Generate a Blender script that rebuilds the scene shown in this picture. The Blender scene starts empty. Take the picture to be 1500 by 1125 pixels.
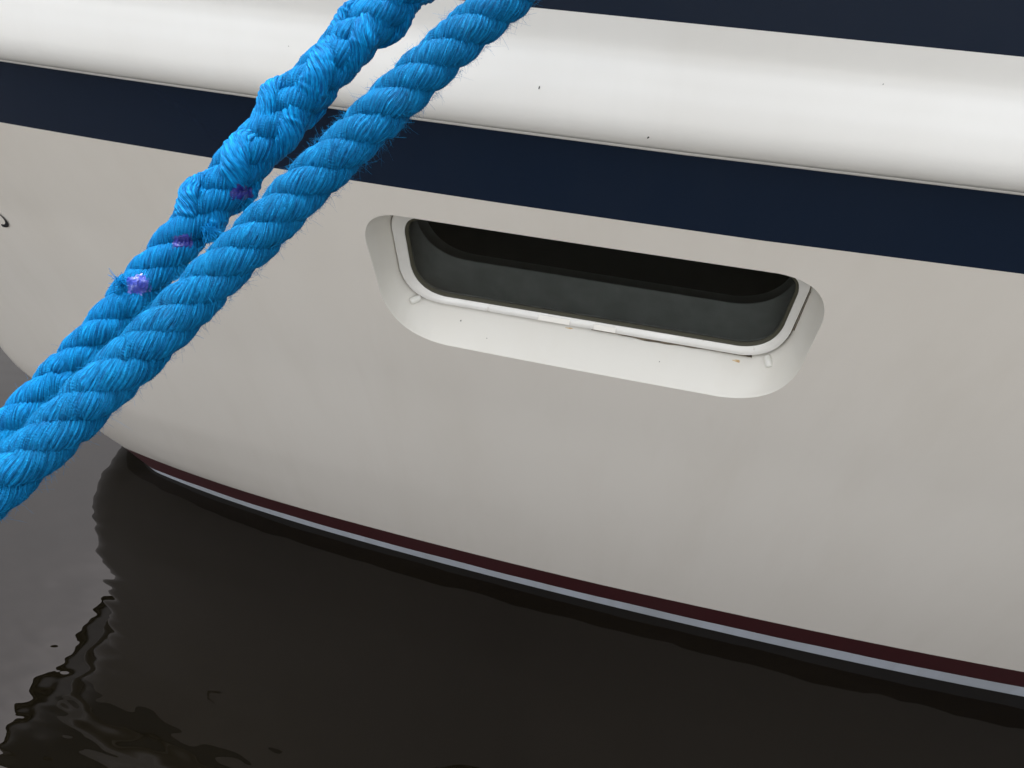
import bpy, math, random
import numpy as np
from mathutils import Matrix, Vector
from mathutils.geometry import delaunay_2d_cdt

# ------------------------------------------------------------------ camera, sky, sun, exposure
sc = bpy.context.scene
COL = sc.collection
cam_d = bpy.data.cameras.new("camera"); cam = bpy.data.objects.new("camera", cam_d); COL.objects.link(cam)
cam_d.sensor_width = 36.0; cam_d.lens = 26.4; cam_d.clip_start = 0.01; cam_d.clip_end = 5000
CM = [[0.9691409, 0.1817139, -0.1665711], [0.2445022, -0.6225825, 0.7433773], [0.0313778, -0.7611643, -0.6477996]]
# columns: image right, image down, view direction (world)
m = Matrix([[CM[i][0], -CM[i][1], -CM[i][2], (0, 0, 1.426352)[i]] for i in range(3)] + [[0, 0, 0, 1]])
cam.matrix_world = m
cam_d.dof.use_dof = False
sc.camera = cam

SUN_EL, SUN_ROT = math.radians(72), math.radians(330)
w = bpy.data.worlds.new("World"); sc.world = w; w.use_nodes = True
wn = w.node_tree; wn.nodes.clear()
sky = wn.nodes.new("ShaderNodeTexSky"); sky.sky_type = 'NISHITA'; sky.sun_disc = False
sky.sun_elevation = SUN_EL; sky.sun_rotation = SUN_ROT; sky.dust_density = 6.0; sky.air_density = 1.5
hs = wn.nodes.new("ShaderNodeHueSaturation"); hs.inputs['Saturation'].default_value = 0.12
bg = wn.nodes.new("ShaderNodeBackground"); bg.inputs[1].default_value = 0.15
wo = wn.nodes.new("ShaderNodeOutputWorld")
wn.links.new(sky.outputs[0], hs.inputs['Color']); wn.links.new(hs.outputs[0], bg.inputs[0]); wn.links.new(bg.outputs[0], wo.inputs[0])

sun_d = bpy.data.lights.new("sun", 'SUN'); sun_d.energy = 1.2; sun_d.angle = math.radians(12); sun_d.color = (1, .965, .91)
sun = bpy.data.objects.new("sun", sun_d); COL.objects.link(sun)
# sky rotation 0 = +Y, clockwise seen from above
sdir = Vector((math.sin(SUN_ROT) * math.cos(SUN_EL), math.cos(SUN_ROT) * math.cos(SUN_EL), math.sin(SUN_EL)))
sun.rotation_euler = sdir.to_track_quat('Z', 'Y').to_euler(); sun.location = sdir * 20
sc.view_settings.view_transform = 'Standard'; sc.view_settings.look = 'None'
sc.view_settings.gamma = 1; sc.view_settings.use_curve_mapping = False
sc.view_settings.exposure = 1.5
random.seed(4); rng = np.random.default_rng(7)

# ------------------------------------------------------------------ helpers
def link(name, me, mat, parent=None, smooth=True):
    o = bpy.data.objects.new(name, me); COL.objects.link(o)
    if mat: me.materials.append(mat)
    if smooth: me.shade_smooth()
    if parent: o.parent = parent
    return o

def mesh(name, verts, faces, mat, parent=None, smooth=True):
    me = bpy.data.meshes.new(name)
    me.from_pydata([tuple(map(float, v)) for v in verts], [], [tuple(map(int, f)) for f in faces]); me.update()
    return link(name, me, mat, parent, smooth)

def np_mesh(name, V, Q, mat, parent=None, uv=None, attr=None):
    """V (n,3), Q (m,4) quads; uv per vertex (n,2)"""
    me = bpy.data.meshes.new(name)
    me.vertices.add(len(V)); me.vertices.foreach_set('co', np.ascontiguousarray(V, 'f4').ravel())
    me.loops.add(Q.size); me.polygons.add(len(Q))
    me.loops.foreach_set('vertex_index', Q.astype('i4').ravel())
    me.polygons.foreach_set('loop_start', np.arange(0, Q.size, Q.shape[1], dtype='i4'))
    me.update(calc_edges=True)
    if uv is not None:
        a = me.attributes.new('fib', 'FLOAT_VECTOR', 'POINT')
        a.data.foreach_set('vector', np.ascontiguousarray(np.c_[uv, np.zeros(len(uv)) if attr is None else attr], 'f4').ravel())
    me.validate()
    return link(name, me, mat, parent)

def grid_faces(nr, nc, off=0, wrap=False):
    f = []
    for i in range(nr - 1):
        for j in range(nc if wrap else nc - 1):
            k = (j + 1) % nc
            f.append((off + i * nc + j, off + i * nc + k, off + (i + 1) * nc + k, off + (i + 1) * nc + j))
    return f

def tagt(o, label, cat, group=None):
    o['label'] = label; o['category'] = cat
    if group: o['group'] = group

def empty(name, loc=(0, 0, 0)):
    o = bpy.data.objects.new(name, None); COL.objects.link(o); o.location = loc; o.empty_display_size = .1
    return o

class N:
    """small node builder"""
    def __init__(s, name):
        s.m = bpy.data.materials.new(name); s.m.use_nodes = True; s.t = s.m.node_tree
        s.b = s.t.nodes['Principled BSDF']
    def n(s, typ, **kw):
        x = s.t.nodes.new(typ)
        for k, v in kw.items():
            if k in x.inputs: x.inputs[k].default_value = v
            else: setattr(x, k, v)
        return x
    def l(s, a, b): s.t.links.new(a, b)
    def ramp(s, fac, stops):
        r = s.t.nodes.new('ShaderNodeValToRGB'); el = r.color_ramp.elements
        while len(el) < len(stops): el.new(.5)
        for e, (p, c) in zip(el, stops):
            e.position = p; e.color = c if len(c) == 4 else (*c, 1)
        s.l(fac, r.inputs[0]); return r.outputs[0]
    def noise(s, vec, scale, detail=3, rough=.5, **kw):
        x = s.n('ShaderNodeTexNoise', **kw); x.inputs['Scale'].default_value = scale
        x.inputs['Detail'].default_value = detail; x.inputs['Roughness'].default_value = rough
        if vec is not None: s.l(vec, x.inputs['Vector'])
        return x.outputs['Fac']
    def mapping(s, vec, scale=(1, 1, 1), rot=(0, 0, 0), loc=(0, 0, 0)):
        x = s.n('ShaderNodeMapping'); s.l(vec, x.inputs[0])
        x.inputs['Scale'].default_value = scale; x.inputs['Rotation'].default_value = rot; x.inputs['Location'].default_value = loc
        return x.outputs[0]
    def obj(s): return s.n('ShaderNodeTexCoord').outputs['Object']
    def mix(s, fac, a, b, mode='MIX'):
        x = s.n('ShaderNodeMix', data_type='RGBA', blend_type=mode)
        for sock, v in ((x.inputs[0], fac), (x.inputs[6], a), (x.inputs[7], b)):
            if isinstance(v, (int, float)): sock.default_value = v
            elif isinstance(v, tuple): sock.default_value = (*v, 1) if len(v) == 3 else v
            else: s.l(v, sock)
        return x.outputs[2]
    def bump(s, h, strength=.3, dist=.001, normal=None):
        x = s.n('ShaderNodeBump'); x.inputs['Strength'].default_value = strength; x.inputs['Distance'].default_value = dist
        s.l(h, x.inputs['Height'])
        if normal is not None: s.l(normal, x.inputs['Normal'])
        return x.outputs[0]
    def base(s, col=None, rough=None, metal=None, ior=None, coat=None, coat_r=None, spec=None):
        b = s.b.inputs
        if col is not None:
            if isinstance(col, tuple): b['Base Color'].default_value = (*col, 1)
            else: s.l(col, b['Base Color'])
        if rough is not None:
            if isinstance(rough, (int, float)): b['Roughness'].default_value = rough
            else: s.l(rough, b['Roughness'])
        if metal is not None: b['Metallic'].default_value = metal
        if ior is not None: b['IOR'].default_value = ior
        if coat is not None: b['Coat Weight'].default_value = coat
        if coat_r is not None: b['Coat Roughness'].default_value = coat_r
        if spec is not None: b['Specular IOR Level'].default_value = spec
        return s

# ------------------------------------------------------------------ materials
def gelcoat(name, col, rough=.22, dirt=.10, specks=True, dirtcol=(.45, .40, .32), spk=(.16, .14, .12)):
    k = N(name); o = k.obj()
    n1 = k.noise(k.mapping(o, (1.2, 1.2, .35)), 5, 4, .55)          # soft run-down grime, also painting faint vertical reflection streaks
    n2 = k.noise(o, 2.2, 3)
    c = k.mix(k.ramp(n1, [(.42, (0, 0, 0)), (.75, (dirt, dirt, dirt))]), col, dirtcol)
    c = k.mix(k.ramp(n2, [(.35, (0, 0, 0)), (.7, (dirt * .6,) * 3)]), c, tuple(x * .9 for x in col))
    if specks:
        v = k.n('ShaderNodeTexVoronoi'); v.inputs['Scale'].default_value = 30; k.l(o, v.inputs['Vector'])
        sp = k.ramp(v.outputs['Distance'], [(.010, (1, 1, 1)), (.025, (0, 0, 0))])
        msk = k.ramp(k.noise(o, 9, 2), [(.64, (0, 0, 0)), (.68, (.5, .5, .5))])
        c = k.mix(k.mix(1.0, sp, msk, 'MULTIPLY'), c, spk)
        # faint streaks running down: drips plus reflections put into the colour
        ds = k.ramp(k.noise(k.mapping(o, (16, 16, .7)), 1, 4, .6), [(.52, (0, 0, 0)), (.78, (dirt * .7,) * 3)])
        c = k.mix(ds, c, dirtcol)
    r = k.ramp(k.noise(o, 4, 3, .5), [(.2, (rough * .9,) * 3), (.8, (rough * 1.15,) * 3)])
    k.base(c, r, ior=1.5)
    k.l(k.bump(k.noise(o, 3.5, 2), .25, .0012, k.bump(k.noise(o, 420, 2), .05, .0003)), k.b.inputs['Normal'])
    return k.m

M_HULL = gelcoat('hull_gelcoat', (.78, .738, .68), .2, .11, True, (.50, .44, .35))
M_RAIL = gelcoat('rail_gelcoat', (.88, .875, .855), .24, .07)
M_SILL = gelcoat('recess_gelcoat', (.79, .77, .715), .3, .12, True, (.5, .42, .3))
M_NAVY = gelcoat('navy_stripe_paint', (.010, .019, .040), .18, .05, True, (.05, .055, .065), (.10, .11, .13))
M_BURG = gelcoat('burgundy_stripe_paint', (.048, .010, .012), .3, .2, False, (.06, .03, .03))
M_BOOT = gelcoat('pale_boot_paint', (.52, .56, .63), .3, .5, True, (.28, .29, .27))
M_DECK = gelcoat('deck_gelcoat', (.6, .6, .58), .5)
M_NAME = N('black_vinyl_lettering').base((.012, .012, .014), .35).m

def rope_mat(name, lo, mid, hi, wear):
    k = N(name)
    at = k.n('ShaderNodeAttribute', attribute_name='fib').outputs['Vector']
    f1 = k.noise(k.mapping(at, (38, 1.8, 1)), 1, 4, .65)              # streaks along the filaments
    f2 = k.noise(k.mapping(at, (70, 3.5, 1), loc=(3, 9, 1)), 1, 2, .6)
    c = k.ramp(f1, [(.34, lo), (.5, mid), (.66, hi)])
    c = k.mix(k.ramp(f2, [(.60, (0, 0, 0)), (.74, (wear,) * 3)]), c, (.06, .25, .46))
    d = k.noise(k.obj(), 55, 4, .6)
    c = k.mix(k.ramp(d, [(.56, (0, 0, 0)), (.80, (wear * .8,) * 3)]), c, (.02, .08, .16))
    k.base(c, .55, ior=1.45, spec=.10)
    k.l(k.bump(f2, .8, .0007, k.bump(f1, .9, .0014)), k.b.inputs['Normal'])
    return k.m
M_ROPE = rope_mat('blue_rope_worn', (.0004, .036, .125), (.0012, .155, .40), (.006, .29, .63), .30)
M_ROPE2 = rope_mat('blue_rope_fresh', (.0002, .050, .18), (.0004, .165, .44), (.001, .28, .65), .15)
M_FUZZ = N('blue_fuzz').base((.005, .17, .40), .8, spec=.05).m
k = N('melted_blue_end'); n = k.noise(k.obj(), 260, 3)
k.base(k.ramp(n, [(.35, (.004, .010, .12)), (.6, (.010, .018, .21)), (.8, (.03, .045, .32))]), .38, ior=1.45)
k.l(k.bump(n, .8, .0008), k.b.inputs['Normal']); M_MELT = k.m
k = N('clear_purple_melt'); n = k.noise(k.obj(), 330, 3)
k.base(k.ramp(n, [(.3, (.012, .028, .26)), (.52, (.035, .06, .36)), (.72, (.20, .24, .50))]), .2, ior=1.45)
k.l(k.bump(n, .8, .0012), k.b.inputs['Normal']); M_MELT2 = k.m

k = N('window_frame_metal'); o = k.obj()
n = k.noise(k.mapping(o, (3, 3, 3)), 9, 4); st = k.noise(o, 60, 3)
c = k.ramp(n, [(.3, (.84, .825, .79)), (.7, (.93, .915, .885))])
c = k.mix(k.ramp(st, [(.66, (0, 0, 0)), (.76, (.5, .5, .5))]), c, (.32, .25, .17))
k.base(c, .25, .15); M_FRAME = k.m
M_SEAL = N('olive_rubber_seal').base((.055, .052, .032), .55).m
k = N('brown_sealant'); k.base(k.ramp(k.noise(k.obj(), 90, 3), [(.35, (.06, .045, .03)), (.7, (.24, .19, .13))]), .7); M_GUNK = k.m
k = N('rust_stain'); k.base(k.ramp(k.noise(k.obj(), 200, 3), [(.3, (.55, .33, .13)), (.7, (.75, .62, .40))]), .6); M_RUST = k.m
M_PLUG = N('white_plastic_plug').base((.80, .79, .74), .35).m
M_GLINT = N('pale_frame_glint').base((.95, .92, .86), .18).m  # near-white colour that paints the bright glint on the frame
k = N('dark_tinted_glass'); dn = k.noise(k.obj(), 30, 5, .65)
k.base((.02, .021, .019), k.ramp(dn, [(.4, (.01,) * 3), (.8, (.06,) * 3)]), ior=1.5)
tr_ = k.n('ShaderNodeBsdfTransparent'); tr_.inputs[0].default_value = (.85, .87, .865, 1)
ad = k.n('ShaderNodeMixShader'); k.l(k.ramp(dn, [(.3, (.86,) * 3), (.8, (.76,) * 3)]), ad.inputs[0])
k.l(k.b.outputs[0], ad.inputs[1]); k.l(tr_.outputs[0], ad.inputs[2])
gs = k.n('ShaderNodeBsdfGlossy'); gs.inputs['Roughness'].default_value = .01
fz = k.n('ShaderNodeFresnel'); fz.inputs[0].default_value = 1.45
mx = k.n('ShaderNodeMixShader'); k.l(fz.outputs[0], mx.inputs[0]); k.l(ad.outputs[0], mx.inputs[1]); k.l(gs.outputs[0], mx.inputs[2])
k.l(mx.outputs[0], k.t.nodes['Material Output'].inputs[0]); M_GLASS = k.m
M_LINER = N('grey_window_liner').base((.79, .79, .77), .6).m
M_DARK = N('dark_cabin_lining').base((.22, .21, .19), .9).m

k = N('harbour_water'); o = k.obj()
# calm water with gentle ripples; the ripples grow where a small wake runs along the quay
w1 = k.noise(k.mapping(o, (1.0, 1.7, 1), (0, 0, math.radians(38))), 7, 0, .4)
w2 = k.noise(k.mapping(o, (1.0, 2.4, 1), (0, 0, math.radians(25)), (4, 2, 0)), 15, 0, .4)
w3 = k.noise(k.mapping(o, (1.0, 3.2, 1), (0, 0, math.radians(15)), (1, 7, 0)), 19, 0, .4)
vd = k.n('ShaderNodeVectorMath', operation='DISTANCE'); k.l(o, vd.inputs[0]); vd.inputs[1].default_value = (-1.20, .50, 0)
mr = k.n('ShaderNodeMapRange'); k.l(vd.outputs['Value'], mr.inputs[0])
mr.inputs[1].default_value = .14; mr.inputs[2].default_value = .36; mr.inputs[3].default_value = 1; mr.inputs[4].default_value = 0
mu = k.n('ShaderNodeMath', operation='MULTIPLY'); k.l(mr.outputs[0], mu.inputs[0]); k.l(w3, mu.inputs[1])
b1 = k.bump(w1, 1, .0019); b2 = k.bump(w2, 1, .0006, b1); b3 = k.bump(mu.outputs[0], 1, .0006, b2)
k.base(k.ramp(k.noise(o, 1.3, 3), [(.35, (.0040, .0031, .0015)), (.7, (.0062, .0049, .0025))]), .0, ior=1.335)
k.b.inputs['Specular Tint'].default_value = (1, .93, .95, 1)
k.l(b3, k.b.inputs['Normal']); M_WATER = k.m
k = N('quay_concrete'); nn = k.noise(k.obj(), 6, 8, .65)
k.base(k.ramp(nn, [(.3, (.10, .095, .085)), (.7, (.24, .23, .21))]), .85); k.l(k.bump(nn, .6, .01), k.b.inputs['Normal']); M_QUAY = k.m
M_IRON = N('cast_iron').base((.03, .03, .032), .5, .6).m

# ------------------------------------------------------------------ setting
wa = mesh('water', [(-800, -300, 0), (800, -300, 0), (800, 1500, 0), (-800, 1500, 0)], [(0, 1, 2, 3)], M_WATER, None, False)
wa['kind'] = 'structure'
def box(name, x0, x1, y0, y1, z0, z1, mat, parent=None, bev=.0):
    v = [(x, y, z) for z in (z0, z1) for y in (y0, y1) for x in (x0, x1)]
    f = [(0, 2, 3, 1), (4, 5, 7, 6), (0, 1, 5, 4), (2, 6, 7, 3), (0, 4, 6, 2), (1, 3, 7, 5)]
    o = mesh(name, v, f, mat, parent, False)
    if bev:
        b = o.modifiers.new('bevel', 'BEVEL'); b.width = bev; b.segments = 3
    return o
QUAY_TOP = .62
q = box('quay', -40, 40, -12, -.16, -2, QUAY_TOP, M_QUAY, None, .03); q['kind'] = 'structure'

# ------------------------------------------------------------------ hull surface
ZS = [0, .07, .15, .3, .62, .85, 1.2, 1.6, 2.2]
XSV = [-1.19, -1.30, -1.37, -1.455, -1.455, -1.48, -1.70, -2.10, -2.5]
def xs(z):
    z = max(z, -.4)
    if z < 0: return -1.19 - z * 1.0
    return float(np.interp(z, ZS, XSV))
YC, RB = 2.1, .14
def yside(x, z):
    sh = min(0, xs(max(z, 0)) + 1.28)
    t1 = max(0, .2 + sh - x); t2 = max(0, -.5 + sh - x); t3 = max(0, x - .3)
    return .97 - .0817 * z - .0987 * z * z + .033 * t1 ** 2 + .08 * t2 ** 3 + .045 * min(t3, 2) ** 2 * max(0, 1 - z)
X_AFT = 3.4
XJ = -.95                                    # columns are straight (constant x) aft of this
ucols = list(np.linspace(X_AFT, .9, 14)) + list(np.arange(.85, XJ - .001, -.05))
NARC, NNOSE = 14, 10
def station(z):
    """points of one waterline, from the transom round the bow to the centreline"""
    pts = [(x, yside(x, z)) for x in ucols]
    xt = xs(z) + .385 * RB * 1.15
    for i in range(1, 9):
        x = XJ + (xt - XJ) * i / 8; pts.append((x, yside(x, z)))
    e = 1e-4; sl = (yside(xt, z) - yside(xt + e, z)) / e; th0 = math.atan(sl)
    x0, y0 = pts[-1]
    th1 = math.radians(87)
    cx, cy = x0 + RB * math.sin(th0) , y0 + RB * math.cos(th0)
    for i in range(1, NARC + 1):
        t = th0 + (th1 - th0) * i / NARC
        pts.append((cx - RB * math.sin(t), cy - RB * math.cos(t)))
    x1, y1 = pts[-1]; dx = (YC - y1) / math.tan(th1)
    for i in range(1, NNOSE + 1):
        t = i / NNOSE
        pts.append((x1 - dx * math.sin(t * math.pi / 2), y1 + (YC - y1) * t))
    return pts

def strip(rows, off=None, z_of=None):
    """rows: list of z functions; returns grid rows of (x,y,z)"""
    out = []
    for zf in rows:
        base = station(zf(0)) if callable(zf) else station(zf)
        r = []
        for (x, y) in base:
            z = zf(x) if callable(zf) else zf
            r.append([x, y if not callable(zf) else y, z])
        out.append(r)
    return out

def surf_row(zf):
    """row following height function zf(x) exactly on the hull surface (column-wise interpolation between stations)"""
    zs = np.array(ZGRID); res = []
    for j in range(NCOL):
        xcol = SX[:, j]; ycol = SY[:, j]
        z = zf(xcol[len(xcol) // 2])
        for _ in range(4):
            x = float(np.interp(z, zs, xcol)); z = zf(x)
        res.append((x, float(np.interp(z, zs, ycol)), z))
    return res
ZGRID = list(np.arange(-.4, 1.901, .02))
SXY = [station(z) for z in ZGRID]
SX = np.array([[p[0] for p in r] for r in SXY]); SY = np.array([[p[1] for p in r] for r in SXY]); NCOL = SX.shape[1]

def both_sides(name, rows, mat, parent, skip=None):
    """loft rows of points; adds the mirrored far side as well"""
    nr, nc = len(rows), len(rows[0]); V = []; F = []
    for r in rows: V += list(r)
    for f in grid_faces(nr, nc):
        if skip is None or not skip(f, V): F.append(f)
    off = len(V)
    V += [(x, 2 * YC - y, z) for (x, y, z) in V]
    F += [(off + a, off + d, off + c, off + b) for (a, b, c, d) in grid_faces(nr, nc)]
    return V, F

ZB = lambda x: .0011 * math.sin(x * 23) * math.sin(x * 7.3 + 1) + float(np.interp(x, [-2, -1.26, -1.0, -.6, 0, .8, 3.4], [-.0, .004, .018, .022, .026, .036, .07]))
ZT = lambda x: float(np.interp(x, [-2.4, -1.37, -1.18, -1.0, -.6, 0, .8, 3.4], [.0405, .046, .058, .066, .072, .078, .096, .15]))
Z1 = lambda x: 1.016 + .004 * max(0, x + .2) + .012 * max(0, -x - .8) ** 2 + (.02 * max(0, x - .1))
Z2 = lambda x: 1.119 + .012 * max(0, x) + .015 * max(0, -x - .8) ** 2
Z3 = lambda x: 1.248 + .03 * max(0, -x - 1.0) ** 2
Z4 = lambda x: 1.45 + .05 * max(0, -x - .6) ** 1.5

boat = empty('motor_cruiser', (0, YC, 0))
tagt(boat, 'white hulled boat with navy stripes and a burgundy waterline stripe lying on dark water', 'boat')
def boat_child(o):
    o.location = (0, -YC, 0); o.parent = boat; return o
def lerp_rows(za, zb, n):
    return [surf_row(lambda x, t=t: za(x) * (1 - t) + zb(x) * t) for t in np.linspace(0, 1, n)]

# white topside with the window opening left free
WX0, WX1 = -.55, .35                         # grid lines of the patch
rows = lerp_rows(ZT, Z1, 25)
def col_of(x): return min(range(len(ucols)), key=lambda j: abs(ucols[j] - x))
j0, j1 = col_of(WX1), col_of(WX0)
i0, i1 = 14, 24                               # rows around the window
def rrect(cor, rad, n=14, nedge=16):
    """rounded quad: corners in order, radius each; returns closed outline"""
    pts = []; m4 = len(cor)
    for i in range(m4):
        p = np.array(cor[i], float); a = np.array(cor[i - 1], float); b = np.array(cor[(i + 1) % m4], float)
        u = (a - p) / np.linalg.norm(a - p); v = (b - p) / np.linalg.norm(b - p); r = rad[i]
        s, e = p + u * r, p + v * r
        for t in np.linspace(0, 1, n):
            # superelliptic corner
            c = (1 - t) ** 2 * s + 2 * t * (1 - t) * (p * .86 + (s + e) * .07) + t * t * e
            pts.append(c)
        nx = np.array(cor[(i + 1) % m4], float); w2 = (p - nx) / np.linalg.norm(p - nx)
        s2 = nx + w2 * rad[(i + 1) % m4]
        for t in np.linspace(0, 1, nedge + 2)[1:-1]: pts.append(e * (1 - t) + s2 * t)
    return pts
OUT = [(-.392, .970), (.200, .973), (.1985, .7268), (-.3865, .7285)]
OUTR = [.055, .07, .088, .088]
def shrink(cor, d):
    c = np.mean(cor, axis=0); return [(p[0] - np.sign(p[0] - c[0]) * d, p[1] - np.sign(p[1] - c[1]) * d) for p in cor]
outline = rrect(OUT, OUTR)
hrows = rows
V, F = [], []
for r in hrows: V += list(r)
inpatch = lambda i, j: i0 <= i < i1 and j0 <= j < j1
for i in range(len(hrows) - 1):
    for j in range(NCOL - 1):
        if inpatch(i, j): continue
        F.append((i * NCOL + j, i * NCOL + j + 1, (i + 1) * NCOL + j + 1, (i + 1) * NCOL + j))
# patch triangulation in (x, z)
def on_hull(x, z): return (x, yside(x, z), z)
pin = []; idx_perim = []
per = [(i, j) for j in range(j0, j1) for i in (i0,)] + [(i, j1) for i in range(i0, i1)] + \
      [(i1, j) for j in range(j1, j0, -1)] + [(i, j0) for i in range(i1, i0, -1)]
P2 = [Vector((hrows[i][j][0], hrows[i][j][2])) for i, j in per]; npz = len(P2)
E2 = [(a, (a + 1) % npz) for a in range(npz)]
n0 = len(P2); P2 += [Vector((float(p[0]), float(p[1]))) for p in outline]; E2 += [(n0 + a, n0 + (a + 1) % len(outline)) for a in range(len(outline))]
def inside(p, poly):
    c = False; x, y = p
    for a in range(len(poly)):
        x1, y1 = poly[a]; x2, y2 = poly[a - 1]
        if (y1 > y) != (y2 > y) and x < (x2 - x1) * (y - y1) / (y2 - y1) + x1: c = not c
    return c
big = rrect([(OUT[0][0] - .012, OUT[0][1] + .012), (OUT[1][0] + .012, OUT[1][1] + .012), (OUT[2][0] + .012, OUT[2][1] - .012), (OUT[3][0] - .012, OUT[3][1] - .012)], [r + .01 for r in OUTR])
P2 += [Vector((float(p[0]), float(p[1]))) for p in big]
for x in np.arange(WX0 + .02, WX1 - .01, .02):
    for z in np.arange(hrows[i0][j0][2] + .02, 1.003, .018):
        zlo = np.interp(0, [0, 1], [hrows[i0][col_of(x)][2]] * 2) + .012
        if z > zlo and not inside((x, z), big): P2.append(Vector((x, z)))
res = delaunay_2d_cdt(P2, E2, [], 1, 1e-6)
ov, of = res[0], res[2]
base = len(V)
for p in ov: V.append(on_hull(p.x, p.y))
for f in of:
    c = (sum(ov[a].x for a in f) / len(f), sum(ov[a].y for a in f) / len(f))
    if not inside(c, outline): F.append(tuple(base + a for a in f))
off = len(V)
V += [(x, 2 * YC - y, z) for r in hrows for (x, y, z) in r]
F += [(off + a, off + d, off + c, off + b) for (a, b, c, d) in grid_faces(len(hrows), NCOL)]
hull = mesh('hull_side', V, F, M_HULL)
import bmesh
bm = bmesh.new(); bm.from_mesh(hull.data); bmesh.ops.remove_doubles(bm, verts=bm.verts, dist=1e-4)
bmesh.ops.recalc_face_normals(bm, faces=bm.faces); bm.to_mesh(hull.data); bm.free(); hull.data.shade_smooth()
def surf_n(x, z):
    e = .002; dx = (yside(x + e, z) - yside(x - e, z)) / (2 * e); dz = (yside(x, z + e) - yside(x, z - e)) / (2 * e)
    return Vector((dx, -1, dz)).normalized()
hull.data.normals_split_custom_set_from_vertices([surf_n(v.co.x, v.co.z) if (v.co.x > -1.1 and v.co.y < 1.3) else v.normal.copy() for v in hull.data.vertices])
boat_child(hull)

def part(name, rows, mat, label=None):
    V, F = both_sides(name, rows, mat, None)
    o = mesh(name, V, F, mat); boat_child(o)
    if label: o['label'] = label
    return o
part('boot_stripe', lerp_rows(lambda x: -.35, ZB, 8), M_BOOT, 'pale thin stripe just above the water')
part('waterline_stripe', lerp_rows(ZB, ZT, 4), M_BURG, 'dark burgundy stripe above the pale one')
part('hull_stripe', lerp_rows(Z1, Z2, 6), M_NAVY, 'navy stripe under the white rubbing band')
part('hull_stripe', lerp_rows(Z3, Z4, 8), M_NAVY, 'navy stripe at the top of the hull')
# moulded rubbing band: profile of (outward offset, height fraction)
prof = [(0, -.035), (.0028, -.030), (.0040, -.012), (.0036, .000), (.0034, .012), (.006, .020), (.0135, .034), (.0215, .062), (.0285, .105), (.0325, .16), (.0340, .23),
        (.0330, .31), (.0300, .39), (.0250, .48), (.0190, .56), (.0130, .64), (.0080, .70), (.0045, .755), (.0028, .80), (.0016, .87), (.0006, .95), (0, 1.0)]
pp = []
for a in range(len(prof) - 1):                # refine
    for t in (0, .5): pp.append((prof[a][0] * (1 - t) + prof[a + 1][0] * t, prof[a][1] * (1 - t) + prof[a + 1][1] * t))
pp.append(prof[-1]); oo = np.array([p[0] for p in pp]); oo[1:-1] = (oo[:-2] + 2 * oo[1:-1] + oo[2:]) / 4
railrows = []
for (o_, (_, h)) in zip(oo, pp):
    r = surf_row(lambda x: Z2(x) + (Z3(x) - Z2(x)) * h)
    rr = []
    for j, (x, y, z) in enumerate(r):
        a, b = r[max(j - 1, 0)], r[min(j + 1, len(r) - 1)]
        t = Vector((b[0] - a[0], b[1] - a[1])).normalized(); nx, ny = t.y, -t.x
        if ny > 0 and j < 30: nx, ny = -nx, -ny
        if nx > 0.2: nx, ny = -nx, -ny
        if j == len(r) - 1: ny = 0
        if not (ny <= 0.3): nx, ny = -nx, -ny
        rr.append((x + nx * o_, y + ny * o_, z))
    railrows.append(rr)
rail_o = part('rubbing_band', railrows, M_RAIL, 'rounded white moulding between the navy stripes')
# deck, transom, toe rail
tr = surf_row(Z4); n_ = len(tr)
V = [(x, y, z - .01) for x, y, z in tr] + [(x, 2 * YC - y, z - .01) for x, y, z in tr]
boat_child(mesh('deck', V, [(j, j + 1, n_ + j + 1, n_ + j) for j in range(n_ - 1)], M_DECK))
rows_t = []
for oy, oz in ((.0, 0), (-.012, .004), (-.012, .03), (.0, .036), (.035, .036), (.04, -.01)):
    rows_t.append([(x + (0 if j < 45 else -oy * .4), y + oy, z + oz) for j, (x, y, z) in enumerate(tr)])
part('toe_rail', rows_t, M_RAIL)
zt = np.linspace(-.35, 1.45, 10); V = []
for z in zt:
    y = yside(X_AFT, max(z, 0)); V += [(X_AFT, y, z), (X_AFT, 2 * YC - y, z)]
boat_child(mesh('transom', V, grid_faces(10, 2), M_HULL, None, False))
cb = box('coachroof', -.6, 2.7, 1.25, 2.95, 1.4, 1.95, M_RAIL, None, .08); boat_child(cb)

# ------------------------------------------------------------------ window in its recess
def fplane(x, z): return .905 - .1 * (z - .775)       # y of the frame plane
FR = [(-.3835, .938), (.1895, .9405), (.1805, .7785), (-.3735, .7793)]; FRR = [.035, .035, .055, .055]
GL = [(-.3650, .922), (.1770, .924), (.1700, .7915), (-.3572, .7903)]; GLR = [.03, .03, .048, .048]
fo = rrect(FR, FRR); gl = rrect(GL, GLR)
NP = len(outline)
win = empty('window', (-.095, .9, .775)); win.parent = boat; win.location = (-.095, .9 - YC, .775)
def win_child(o, par=None):
    o.parent = par or win; o.location = (.095, -.9, -.775) if par is None else (0, 0, 0); return o
def ring_loft(name, rings, mat, par=None, closed=True):
    V = [p for r in rings for p in r]; F = grid_faces(len(rings), len(rings[0]), 0, True)
    return mesh(name, V, F, mat)
def ctr(p, q, t): return (p[0] * (1 - t) + q[0] * t, p[1] * (1 - t) + q[1] * t)
rings = []
nr_ = 12
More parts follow.
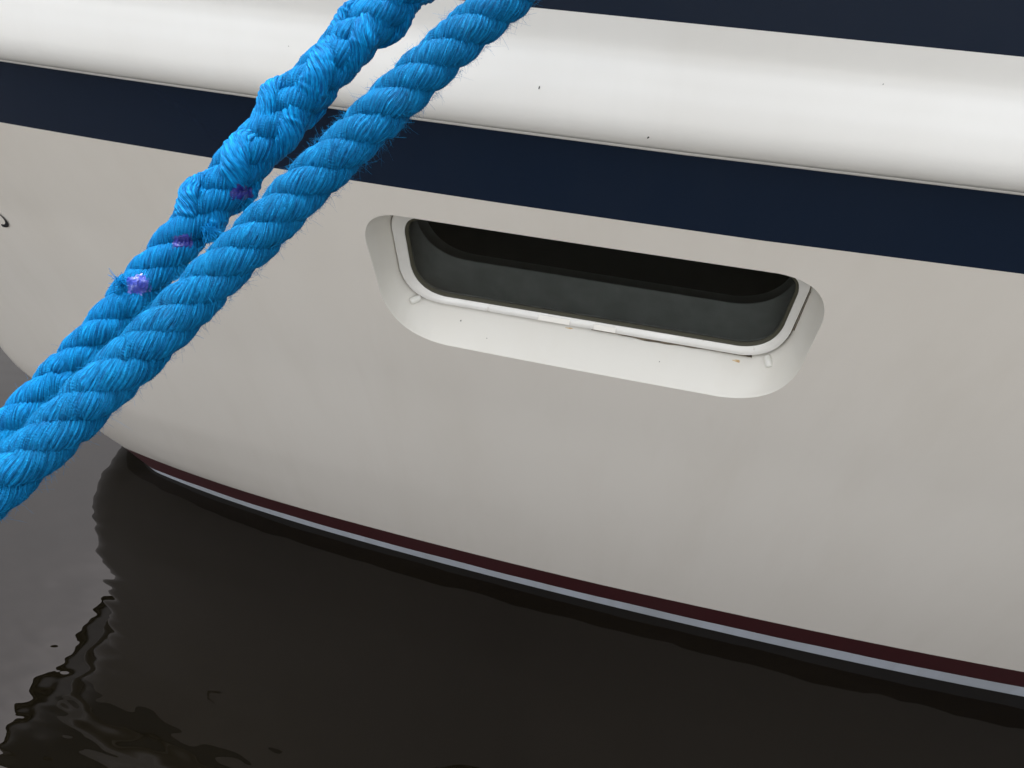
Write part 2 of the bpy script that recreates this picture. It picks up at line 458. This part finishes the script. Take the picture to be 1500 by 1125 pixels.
for k_, (t, lip) in enumerate([(0, 0), (.012, .0004), (.03, .0018), (.06, .0045)] + [(u, None) for u in np.linspace(.12, .95, 9)] + [(1.0, None)]):
    r = []
    for p, q in zip(outline, fo):
        x, z = ctr(p, q, t)
        y0 = yside(p[0], p[1]); y1 = fplane(*q) + .004
        # slightly hollow moulded wall, fading into the frame plane
        tt = t if lip is None else t
        y = y0 + (y1 - y0) * (tt ** .93)
        if lip is not None and k_ > 0: y = y0 + (y1 - y0) * tt * (.35 + .65 * tt / .06)
        r.append((x, y, z))
    rings.append(r)
rings.append([(q[0] * .97 - .003, fplane(*q) + .006, .85 + (q[1] - .85) * .95) for q in fo])
rec = ring_loft('window_recess', rings, M_SILL); win_child(rec)
# frame: proud flat profile
def inset(poly, d):
    """move outline inward by d"""
    n2 = len(poly); out = []
    for a in range(n2):
        p0 = np.array(poly[a - 1]); p1 = np.array(poly[(a + 1) % n2]); t = p1 - p0; t = t / max(1e-9, np.linalg.norm(t))
        nrm = np.array([t[1], -t[0]]); out.append(np.array(poly[a]) + nrm * d)
    return out
fsign = 1 if inside(inset(fo, .002)[0], fo) else -1
FI = lambda d: inset(fo, fsign * d)
gi = [np.array(p) for p in gl]
def P3(poly, dy): return [(float(p[0]), fplane(*p) + dy, float(p[1])) for p in poly]
def FM(t, dy): return P3([a * t + b * (1 - t) for a, b in zip(gi, fo)], dy)
fr_rings = [FM(0, .003), FM(0, -.0085), FM(.04, -.0096), FM(.10, -.0098), FM(.5, -.0072), FM(.84, -.0050), FM(.92, -.0044), FM(.95, .0015)]
fr = ring_loft('window_frame', fr_rings, M_FRAME); win_child(fr)
gsign = fsign
GI = lambda d: inset(gl, gsign * d)
sl = ring_loft('rubber_seal', [P3(GI(-.0012), -.0012), P3(GI(-.0008), -.0036), P3(GI(.0012), -.0042), P3(GI(.0022), -.0030), P3(GI(.0030), .0022)], M_SEAL); win_child(sl)
gp = P3(GI(.002), .0012); gb = P3(GI(.002), .0055)
gpf = gp + gb; nG = len(gp)
gf = [tuple(range(nG))] + [tuple(range(2 * nG - 1, nG - 1, -1))] + [(a, (a + 1) % nG, nG + (a + 1) % nG, nG + a) for a in range(nG)]
glass = mesh('window_pane', gpf, gf, M_GLASS, None, False); win_child(glass)
# moulded liner ring behind the glass and the dark cabin beyond it
IN = rrect([(-.376, .950), (.188, .950), (.183, .8205), (-.372, .8205)], [.05, .05, .075, .075])
gl0 = GI(-.002)
lin = [P3(gl0, .007)] + [[(float(a[0] * (1 - t) + b_[0] * t), fplane(a[0] * (1 - t) + b_[0] * t, a[1] * (1 - t) + b_[1] * t) + .007 + (.053) * t, float(a[1] * (1 - t) + b_[1] * t)) for a, b_ in zip(gl0, IN)] for t in (.25, .5, .75, .94)]
lin += [[(float(b_[0]), fplane(*b_) + d_, float(b_[1]) - h_) for b_ in IN] for d_, h_ in ((.058, .001), (.0605, -.0005), (.064, .0015), (.066, .006), (.10, .012))]
lo_ = ring_loft('window_liner', lin, M_LINER); win_child(lo_)
cb_ = [(-.46, .99, .70), (.27, .99, .70), (.27, 1.5, .70), (-.46, 1.5, .70), (-.46, .97, 1.02), (.27, .97, 1.02), (.27, 1.5, 1.02), (-.46, 1.5, 1.02)]
cl_ = mesh('cabin_lining', cb_, [(0, 1, 2, 3), (4, 7, 6, 5), (1, 5, 6, 2), (0, 3, 7, 4), (2, 6, 7, 3)], M_DARK, None, False); win_child(cl_)
# thin sealant line all round the frame
sr = ring_loft('sealant_line', [P3(inset(fo, -fsign * .0036), -.0005), P3(inset(fo, -fsign * .0026), -.0042), P3(inset(fo, -fsign * .0006), -.0066), P3(inset(fo, fsign * .0006), -.0066)], M_GUNK); win_child(sr)

# sealant squeezed out under the frame, painted glint strips, rust marks, drain plugs
def recess_pt(px, pz, t):
    """point on the sill: t 0 outer edge .. 1 frame"""
    return px
def ribbon(name, a, b, w0, w1, dy, mat, n=40, wob=.25, bow=0):
    V = []
    for i in range(n + 1):
        t = i / n; x = a[0] + (b[0] - a[0]) * t; z = a[1] + (b[1] - a[1]) * t
        env = math.sin(math.pi * min(1, max(0, t))) ** .5
        ww = (w0 + (w1 - w0) * t) * env * (1 + wob * math.sin(t * 31) * math.sin(t * 12 + 1)) + 2e-4
        zb = z - ww
        V += [(x, fplane(x, z) - .0092, z + .0006), (x, fplane(x, z) - .0090, z - .0012), (x, fplane(x, zb) + .0022 - ww, zb)]
    return mesh(name, V, grid_faces(n + 1, 3), mat)
zb_ = lambda x: .7793 + (.7785 - .7793) * (x + .3742) / .5552
g = ribbon('sealant_bead', (-.085, zb_(-.085)), (.145, zb_(.145)), .0085, .0050, .0028, M_GUNK, 60, .08); g['label'] = 'grey brown sealant squeezed out below the frame'; win_child(g)
# perished sealant line up the two upright sides
def side_line(x0, z0, x1, z1, wd):
    V = []
    n = 30
    for i in range(n + 1):
        t = i / n; x = x0 + (x1 - x0) * t; z = z0 + (z1 - z0) * t
        ww = wd * (1 + .35 * math.sin(t * 17) * math.sin(5 * t + 1))
        V += [(x - ww * .15, fplane(x, z) - .0092, z), (x + ww * .4, fplane(x, z) - .0096, z), (x + ww, fplane(x, z) - .0075, z)]
    return mesh('sealant_bead', V, grid_faces(n + 1, 3), M_GUNK)
win_child(side_line(.1865, .838, .1897, .905, .0048)); win_child(side_line(-.3815, .84, -.3845, .91, -.0022))
def frame_glint(x0, x1, name='glint_strip'):  # pale strip on the lower frame, painted in place of a sun glint
    V = []; n = 12
    for i in range(n + 1):
        x = x0 + (x1 - x0) * i / n
        z = zb_(x)
        V += [(x, fplane(x, z + .002) - .0104, z + .0016), (x, fplane(x, z + .005) - .0086, z + .0052), (x, fplane(x, z + .0088) - .0068, z + .0088)]
    o = mesh(name, V, grid_faces(n + 1, 3), M_GLINT); win_child(o); return o
frame_glint(-.165, -.118); frame_glint(-.082, -.050)
def blob_patch(name, x, z, rx, rz, mat, seed, dy=.0008):
    """thin irregular stain film lying on the sill just below the frame"""
    rd = random.Random(seed); n = 18; ph = [rd.uniform(.6, 1.15) for _ in range(n)]
    def y(xx, zz):
        # sill plane between the hull edge and the frame foot
        t = (zz - .7283) / (zb_(xx) - .7283); t = min(max(t, .02), 1)
        y0 = yside(xx, .7283); y1 = fplane(xx, zb_(xx)) + .004
        return y0 + (y1 - y0) * t ** .93 - dy
    V = [(x, y(x, z), z)]
    for i in range(n):
        a = 2 * math.pi * i / n; xx, zz = x + rx * ph[i] * math.cos(a), z + rz * ph[i] * math.sin(a); V.append((xx, y(xx, zz), zz))
    o = mesh(name, V, [(0, 1 + i, 1 + (i + 1) % n) for i in range(n)], mat); win_child(o); return o
blob_patch('rust_stain', -.338, .7705, .0045, .0016, M_RUST, 1)
blob_patch('rust_stain', .128, .7665, .0085, .0014, M_RUST, 2)
blob_patch('rust_stain', -.118, .7705, .006, .0008, M_RUST, 5)
blob_patch('dirt_speck', -.283, .758, .0012, .0010, M_NAME, 7); blob_patch('dirt_speck', -.238, .744, .0007, .0006, M_NAME, 8)
blob_patch('dirt_speck', .02, .752, .0008, .0006, M_NAME, 9); blob_patch('rust_stain', -.3585, .775, .0035, .0012, M_RUST, 11)
def plug(c, d):
    V = []; F = []; n = 14
    # short round plug lying on the sill, pointing out
    c = Vector(c); d = Vector(d).normalized()
    u = d.orthogonal().normalized(); v = d.cross(u)
    for s, r in ((-.004, .0042), (.002, .0056), (.0095, .0056), (.0122, .0050), (.013, .0028), (.0115, .0022)):
        for i in range(n):
            a = 2 * math.pi * i / n; V.append(c + d * s + (u * math.cos(a) + v * math.sin(a)) * r)
    F = grid_faces(6, n, 0, True) + [tuple(5 * n + i for i in range(n))]
    o = mesh('drain_plug', V, F, M_PLUG); win_child(o)
plug((-.352, .8935, .7825), (-.75, -.6, -.25)); plug((.1655, .8930, .7825), (.35, -.7, -.6))
# little dark specks stuck to the white paint
def speck(x, z, s, yoff=0.0):
    y = yside(x, z) - yoff; V = []; n = 7
    for i in range(n):
        a = 2 * math.pi * i / n; r = s * random.uniform(.5, 1.1)
        V.append((x + r * math.cos(a) * .6, y - .0004, z + r * math.sin(a)))
    V.append((x, y - .0012, z)); 
    o = mesh('dirt_speck', V, [(i, (i + 1) % n, n) for i in range(n)], M_NAME); boat_child(o)
from mathutils.bvhtree import BVHTree
rail_bvh = BVHTree.FromPolygons([(v.co.x, v.co.y, v.co.z) for v in rail_o.data.vertices], [tuple(p.vertices) for p in rail_o.data.polygons])
for x_, z_, s_ in ((-.1447, 1.180, .0022), (-.0364, 1.144, .0022), (-.07, 1.122, .0015), (.155, 1.214, .0007), (-.403, 1.19, .0006)):
    y_ = rail_bvh.ray_cast(Vector((x_, 0, z_)), Vector((0, 1, 0)))[0].y - .0002
    V = []; n = 7
    for i in range(n):
        a = 2 * math.pi * i / n; r = s_ * random.uniform(.5, 1.2)
        V.append((x_ + r * math.cos(a) * .45 + .3 * r * math.sin(a), y_, z_ + r * math.sin(a)))
    V.append((x_, y_ - .001, z_)); boat_child(mesh('dirt_speck', V, [(i, (i + 1) % n, n) for i in range(n)], M_NAME))
# name lettering: only the tail of its last letter shows at the left edge of the picture
V = []
for i in range(25):
    a = math.radians(-100 + 150 * i / 24); rr_ = .017
    wd = .0030 * (1 - (i / 24) ** 3 * .8)
    for s in (-1, 1):
        x = -1.0765 + (rr_ + s * wd) * math.cos(a) ; z = .808 + (rr_ + s * wd) * math.sin(a)
        V.append((x, yside(x, z) - .0015, z))
boat_child(mesh('name_lettering', V, grid_faces(25, 2), M_NAME))

# ------------------------------------------------------------------ ropes
R2P = [(-.1016, .3971, 1.3292), (-.1351, .3516, 1.2982), (-.1636, .3108, 1.2713), (-.1868, .2746, 1.2482), (-.2084, .2403, 1.2269), (-.2258, .2082, 1.2072), (-.2343, .1897, 1.2007), (-.2431, .1712, 1.1943), (-.2536, .1489, 1.1839)]
R1P = [(-.1813, .4559, 1.3092), (-.1935, .44, 1.2995), (-.2141, .4132, 1.2793), (-.2196, .3949, 1.2651), (-.2359, .3728, 1.2492), (-.2433, .3557, 1.2369), (-.2573, .3347, 1.2217), (-.2701, .3123, 1.2047), (-.2792, .2942, 1.1916), (-.2857, .2792, 1.1814), (-.2939, .2625, 1.1697), (-.3044, .2454, 1.1581), (-.3135, .2286, 1.1465), (-.3255, .212, 1.1358)]
BOL = Vector((-.62, -.42, QUAY_TOP))

def centreline(P, ends, deg, fine):
    """smooth polynomial through the points, carried on to both ends; returns samples, arc lengths"""
    P = np.array(P)[::-1]                              # from the quay (low) to the boat (high)
    t = np.r_[0, np.cumsum(np.linalg.norm(np.diff(P, axis=0), axis=1))]
    co = [np.polyfit(t, P[:, k_], deg) for k_ in range(3)]
    L = t[-1]; tf = np.arange(-.004, L + .012, fine)
    C_ = np.stack([np.polyval(c, tf) for c in co], 1)
    # coarse continuation outside the frame
    lo, hi = np.array(ends[0]), np.array(ends[1])
    def ext(p, d, q, n):
        s = np.linspace(0, 1, n + 1)[1:, None]; l = np.linalg.norm(q - p); d = d / np.linalg.norm(d)
        # hermite
        h00 = 2 * s ** 3 - 3 * s ** 2 + 1; h10 = s ** 3 - 2 * s ** 2 + s; h01 = -2 * s ** 3 + 3 * s ** 2; h11 = s ** 3 - s ** 2
        return h00 * p + h10 * d * l + h01 * q + h11 * (q - p)
    a = ext(C_[0], C_[0] - C_[3], lo, 420)[::-1]; b = ext(C_[-1], C_[-1] - C_[-4], hi, 420)
    return np.r_[a, C_, b]

def frames(C_):
    T = np.gradient(C_, axis=0); T /= np.linalg.norm(T, axis=1)[:, None]
    U = np.zeros_like(C_); u = np.cross(T[0], [0, 0, 1.]); u /= np.linalg.norm(u)
    for i in range(len(C_)):
        u = u - T[i] * (u @ T[i]); u /= np.linalg.norm(u); U[i] = u
    return T, U, np.cross(T, U)

def smooth_noise(s, scale, seed):
    r_ = np.random.default_rng(seed); k_ = r_.normal(size=6000)
    x = (s - s.min()) / scale; i = np.floor(x).astype(int); f = x - i; f = f * f * (3 - 2 * f)
    return k_[i % 6000] * (1 - f) + k_[(i + 1) % 6000] * f

def strand_tube(S, rad, K, nyarn, yamp, ytwist, seed, flat=1.0, rough=.0004, axisc=None):
    """S: strand centreline (n,3); rad: radius array; ytwist rad per metre of the filament bundles"""
    T = np.gradient(S, axis=0); T /= np.linalg.norm(T, axis=1)[:, None]
    s = np.r_[0, np.cumsum(np.linalg.norm(np.diff(S, axis=0), axis=1))]
    O = S - axisc; O -= T * (O * T).sum(1)[:, None]; O /= np.maximum(1e-9, np.linalg.norm(O, axis=1))[:, None]
    B = np.cross(T, O)
    th = np.linspace(-np.pi, np.pi, K)                  # duplicate seam at the inside
    thg, sg = np.meshgrid(th, s)
    wob = smooth_noise(s, .007, seed)[:, None] * .22
    tw = thg + ytwist * sg + wob
    yr = np.abs(np.cos(tw * nyarn / 2)) ** .7
    idx = np.floor(tw * nyarn / (2 * np.pi) + .5)       # yarn id: each its own plumpness
    hsh = np.modf(np.abs(np.sin(idx * 12.9898 + seed * 3.1) * 43758.5453))[0]
    fine = np.cos(tw * nyarn * 2.5 + 3 * np.sin(sg * 900 + idx)) * .5
    r = rad[:, None] * (1 - yamp + yamp * yr * (.75 + .5 * hsh) + yamp * .26 * fine) + rough * smooth_noise(s, .0022, seed + 5)[:, None] * np.sin(2 * thg + seed)
    co, si = np.cos(thg), np.sin(thg)
    V = S[:, None] + O[:, None] * (r * co * flat)[..., None] + B[:, None] * (r * si)[..., None]
    n, kk = V.shape[:2]
    ii = np.arange(n - 1)[:, None] * kk + np.arange(kk - 1)[None]
    Q = np.stack([ii, ii + 1, ii + kk + 1, ii + kk], -1).reshape(-1, 4)
    uv = np.stack([tw * nyarn / (2 * np.pi) / 6, sg * 90], -1).reshape(-1, 2)
    return V.reshape(-1, 3), Q, uv, np.repeat(hsh.reshape(-1)[:, None], 1, 1)[:, 0]

def laid_rope(root, C_, D, lay, mat, K, hand=1, ph0=0, seed=1, nyarn=13, ytwist=330, yamp=.13, radf=.318, offf=.232, DS=1.0):
    T, U, W = frames(C_); s = np.r_[0, np.cumsum(np.linalg.norm(np.diff(C_, axis=0), axis=1))]
    for i in range(3):
        ph = hand * 2 * np.pi * s / lay + 2 * np.pi * i / 3 + ph0 + .10 * smooth_noise(s, .03, seed + i * 9)
        off = D * offf * DS * (1 + .03 * smooth_noise(s, .02, seed + 3 + i))
        S = C_ + (U * np.cos(ph)[:, None] + W * np.sin(ph)[:, None]) * off[:, None]
        rad = D * radf * DS * (1 + .035 * smooth_noise(s, .012, seed + 7 + i))
        V, Q, uv, at = strand_tube(S, rad, K, nyarn, yamp, hand * ytwist, seed * 10 + i, .87, .0003, C_)
        o = np_mesh('strand', V - np.array(root.location), Q, mat, root, uv + i * 7.3, at)
    return T, U, W, s

def hairs(root, C_, T, U, W, D, n, seed, smin, smax, lmax=.0055, name='fuzz'):
    rg = np.random.default_rng(seed); V = []; Q = []
    i_all = rg.integers(smin, smax, n)
    for i in i_all:
        a = rg.uniform(0, 2 * np.pi); rad = U[i] * np.cos(a) + W[i] * np.sin(a)
        tan = np.cross(T[i], rad)
        p = C_[i] + rad * D * rg.uniform(.455, .50)
        d = rad * abs(rg.normal(0, .42)) + rad * .08 + T[i] * rg.normal(0, .8) + tan * rg.normal(0, .6); d /= np.linalg.norm(d)
        bend = rg.normal(0, 1.1, 3); L = rg.exponential(.30) * lmax + .0012; L = min(L, lmax * 1.5)
        w0 = rg.uniform(.00004, .000085)
        sd = np.cross(d, rg.normal(size=3)); sd /= np.linalg.norm(sd); sd2 = np.cross(d, sd)
        b0 = len(V)
        for t in (0, .33, .66, 1):
            c = p + d * L * t + bend * L * t * t * .5; ww = w0 * (1 - .6 * t)
            V += [c + sd * ww, c - sd * ww * .5 + sd2 * ww * .87, c - sd * ww * .5 - sd2 * ww * .87]
        for q_ in range(3):
            for e in range(3):
                Q.append((b0 + q_ * 3 + e, b0 + q_ * 3 + (e + 1) % 3, b0 + q_ * 3 + 3 + (e + 1) % 3, b0 + q_ * 3 + 3 + e))
    V = np.array(V) - np.array(root.location)
    o = np_mesh(name, V, np.array(Q), M_FUZZ, root); o['kind'] = 'stuff'
    return o

FINE = .00042
# worn laid rope nearest the camera
C2 = centreline(R2P, (BOL + Vector((.10, .13, .20)), Vector((.17, .78, 1.515))), 3, FINE)
rope2 = empty('mooring_rope', tuple(C2[0]))
tagt(rope2, 'fuzzy plain three strand blue mooring rope, the lower right one of the two', 'rope', 'blue mooring ropes')
D2 = .0232
T, U, W, s = laid_rope(rope2, C2, D2, .0535, M_ROPE, 110, 1, .6, 3)
hairs(rope2, C2, T, U, W, D2, 9000, 5, 415, len(C2) - 415, .0036)

# spliced rope behind it
C1 = centreline(R1P, (BOL + Vector((.02, .14, .10)), Vector((.02, .78, 1.515))), 3, FINE)
rope1 = empty('mooring_rope', tuple(C1[0]))
tagt(rope1, 'thicker lumpy spliced bright blue mooring rope with purple melted strand ends, upper left one', 'rope', 'blue mooring ropes')
D1 = .0238
i0s = int(np.argmin(np.linalg.norm(C1 - np.array((-.2655, .321, 1.211)), axis=1)))
ramp1 = np.clip((np.arange(len(C1)) - i0s) * FINE / .06, 0, 1); ramp1 = ramp1 * ramp1 * (3 - 2 * ramp1)
T1, U1, W1, s1 = laid_rope(rope1, C1, D1, .056, M_ROPE2, 110, 1, 2.2, 11, nyarn=12, yamp=.12, DS=1 + .17 * ramp1)
hairs(rope1, C1, T1, U1, W1, D1, 500, 8, 415, len(C1) - 415, .0035)

def splice(root, i_start, i_end, seed):
    """three tucked strands that run against the lay, over one strand and under the next"""
    seg = slice(i_start, i_end); C_ = C1[seg]; s = s1[seg] - s1[i_start]; L = s[-1]
    for i in range(3):
        ph = -2 * np.pi * s / .19 + 2 * np.pi * i / 3 + .9 + .18 * smooth_noise(s, .03, seed + i)
        # meets a laid strand each time the two helices cross
        cross = 2 * np.pi * s / .041 + i * 2.1
        rr = D1 * (.42 + .115 * np.sin(cross)) * (.80 + .20 * np.clip(s / .045, 0, 1)) + D1 * .03 * smooth_noise(s, .012, seed + 4 + i)
        S = C_ + (U1[seg] * np.cos(ph)[:, None] + W1[seg] * np.sin(ph)[:, None]) * rr[:, None]
        edge = np.clip(np.minimum(s / .010, (L - s) / .010), .25, 1)
        rad = D1 * .33 * (1 + .10 * smooth_noise(s, .012, seed + 8 + i)) * edge
        V, Q, uv, at = strand_tube(S, rad, 110, 9, .15, 110, seed * 5 + i, .62, .0004, C_)
        np_mesh('tucked_strand', V - np.array(root.location), Q, M_ROPE2, root, uv + 3.1 * i, at)
def idx_near(p): return int(np.argmin(np.linalg.norm(C1 - np.array(p), axis=1)))
splice(rope1, idx_near((-.2655, .321, 1.211)), len(C1) - 200, 21)

# cut strand ends: a short stub sticking out with a melted tip
camv = np.array((0, 0, 1.426352))
bpy.context.view_layer.update()
_v, _f = [], []
for o in rope1.children:
    if o.name.startswith(('strand', 'tucked_strand')):
        co = np.empty(len(o.data.vertices) * 3, 'f4'); o.data.vertices.foreach_get('co', co); co = co.reshape(-1, 3) + np.array(rope1.location)
        near = (co[:, 1] > .27) & (co[:, 1] < .38)
        pv = np.empty(len(o.data.loops), 'i4'); o.data.loops.foreach_get('vertex_index', pv); pv = pv.reshape(-1, 4)
        pv = pv[near[pv].all(1)]; used = np.unique(pv); mp = np.zeros(len(co), int); mp[used] = np.arange(len(used)) + len(_v)
        _v += co[used].tolist(); _f += mp[pv].tolist()
rope_bvh = BVHTree.FromPolygons(_v, _f)
def melt_patch(p, lat, ra, rb, mat, seed, label):
    """heat-sealed end of a cut strand: an irregular glazed patch lying on the strands"""
    i = idx_near(p); c = C1[i]; v = camv - c; v -= T1[i] * (v @ T1[i]); v /= np.linalg.norm(v); sd = np.cross(T1[i], v)
    e1 = (T1[i] + sd * .9); e1 /= np.linalg.norm(e1); e2 = np.cross(v, e1); rg = np.random.default_rng(seed)
    na, nr2 = 40, 12; lob = rg.uniform(.62, 1.25, na)
    lob = (lob * 2 + np.roll(lob, 1) + np.roll(lob, -1) + np.roll(lob, 2) * .6) / 4.6
    V = []
    for q_ in range(nr2 + 1):
        for j in range(na):
            a = 2 * np.pi * j / na; r = q_ / nr2 * lob[j]
            # rounded-square outline
            sq = 1 / max(abs(math.cos(a)), abs(math.sin(a))) ** .5
            o_ = c + sd * lat + e1 * (ra * r * sq * math.cos(a)) + e2 * (rb * r * sq * math.sin(a)) + v * .03
            h = rope_bvh.ray_cast(Vector(o_), Vector(-v), .06)[0]
            h = np.array(h) if h is not None else o_ - v * .022
            lift = .00055 * (1 - (q_ / nr2) ** 4) - .0001 + rg.normal(0, .00008)
            V.append(h + v * lift)
    V = np.array(V)
    # heat has smoothed the filaments: relax the inside a little
    W_ = V.reshape(nr2 + 1, na, 3)
    for _ in range(3):
        W_[1:-1] = .5 * W_[1:-1] + .25 * (np.roll(W_, 1, 1)[1:-1] + np.roll(W_, -1, 1)[1:-1])
    o = np_mesh('melted_end', W_.reshape(-1, 3) - np.array(rope1.location), np.array(grid_faces(nr2 + 1, na, 0, True)), mat, rope1)
    o['label'] = label
melt_patch((-.2480, .349, 1.2318), .0088, .0070, .0042, M_MELT, 31, 'dark purple melted strand end nearest the splice')
melt_patch((-.2665, .3180, 1.2090), .0015, .0062, .0040, M_MELT, 32, 'dull violet melted strand end beside a frayed tuft')
melt_patch((-.2795, .2940, 1.1915), -.0022, .0062, .0062, M_MELT2, 33, 'pale glossy purple melted strand end')

def tuft(p, lat, n, seed):
    i = idx_near(p); c = C1[i]; v = camv - c; v -= T1[i] * (v @ T1[i]); v /= np.linalg.norm(v); sd = np.cross(T1[i], v)
    rg = np.random.default_rng(seed); V = []; Q = []
    o0 = c + (v * math.cos(lat) + sd * math.sin(lat)) * D1 * .50
    for _ in range(n):
        q0 = o0 + rg.normal(0, .0013, 3); d = sd * math.copysign(1, lat) * .9 + v * .35 + rg.normal(0, .38, 3) - T1[i] * .15; d /= np.linalg.norm(d)
        cv = rg.normal(0, .8, 3); L = rg.uniform(.0025, .0065); w0 = rg.uniform(.00012, .00028)
        a = np.cross(d, rg.normal(size=3)); a /= np.linalg.norm(a); b = np.cross(d, a); b0 = len(V)
        for t in np.linspace(0, 1, 6):
            m_ = q0 + d * L * t + cv * L * t * t * .6; ww = w0 * (1 - .4 * t)
            V += [m_ + a * ww, m_ - a * ww * .5 + b * ww * .87, m_ - a * ww * .5 - b * ww * .87]
        for q_ in range(5):
            for e in range(3): Q.append((b0 + q_ * 3 + e, b0 + q_ * 3 + (e + 1) % 3, b0 + q_ * 3 + 3 + (e + 1) % 3, b0 + q_ * 3 + 3 + e))
    o = np_mesh('frayed_tuft', np.array(V) - np.array(rope1.location), np.array(Q), M_ROPE2, rope1); o['kind'] = 'stuff'
tuft((-.2605, .3285, 1.2160), .62, 240, 3)
tuft((-.2810, .2910, 1.1890), -.70, 60, 4)

# ------------------------------------------------------------------ bollard on the quay, deck cleat fittings on the boat
bol = empty('bollard', tuple(BOL)); tagt(bol, 'cast iron mooring bollard on the quay below the camera', 'bollard')
def lathe(name, prof, mat, parent, n=32):
    V = [(r * math.cos(2 * math.pi * i / n), r * math.sin(2 * math.pi * i / n), z) for r, z in prof for i in range(n)]
    F = grid_faces(len(prof), n, 0, True) + [tuple((len(prof) - 1) * n + i for i in range(n))]
    return mesh(name, V, F, mat, parent)
lathe('post', [(.13, .0), (.13, .02), (.085, .03), (.075, .08), (.075, .24)], M_IRON, bol)
lathe('cap', [(.075, .24), (.11, .255), (.12, .285), (.10, .31), (.04, .325), (.01, .326)], M_IRON, bol)
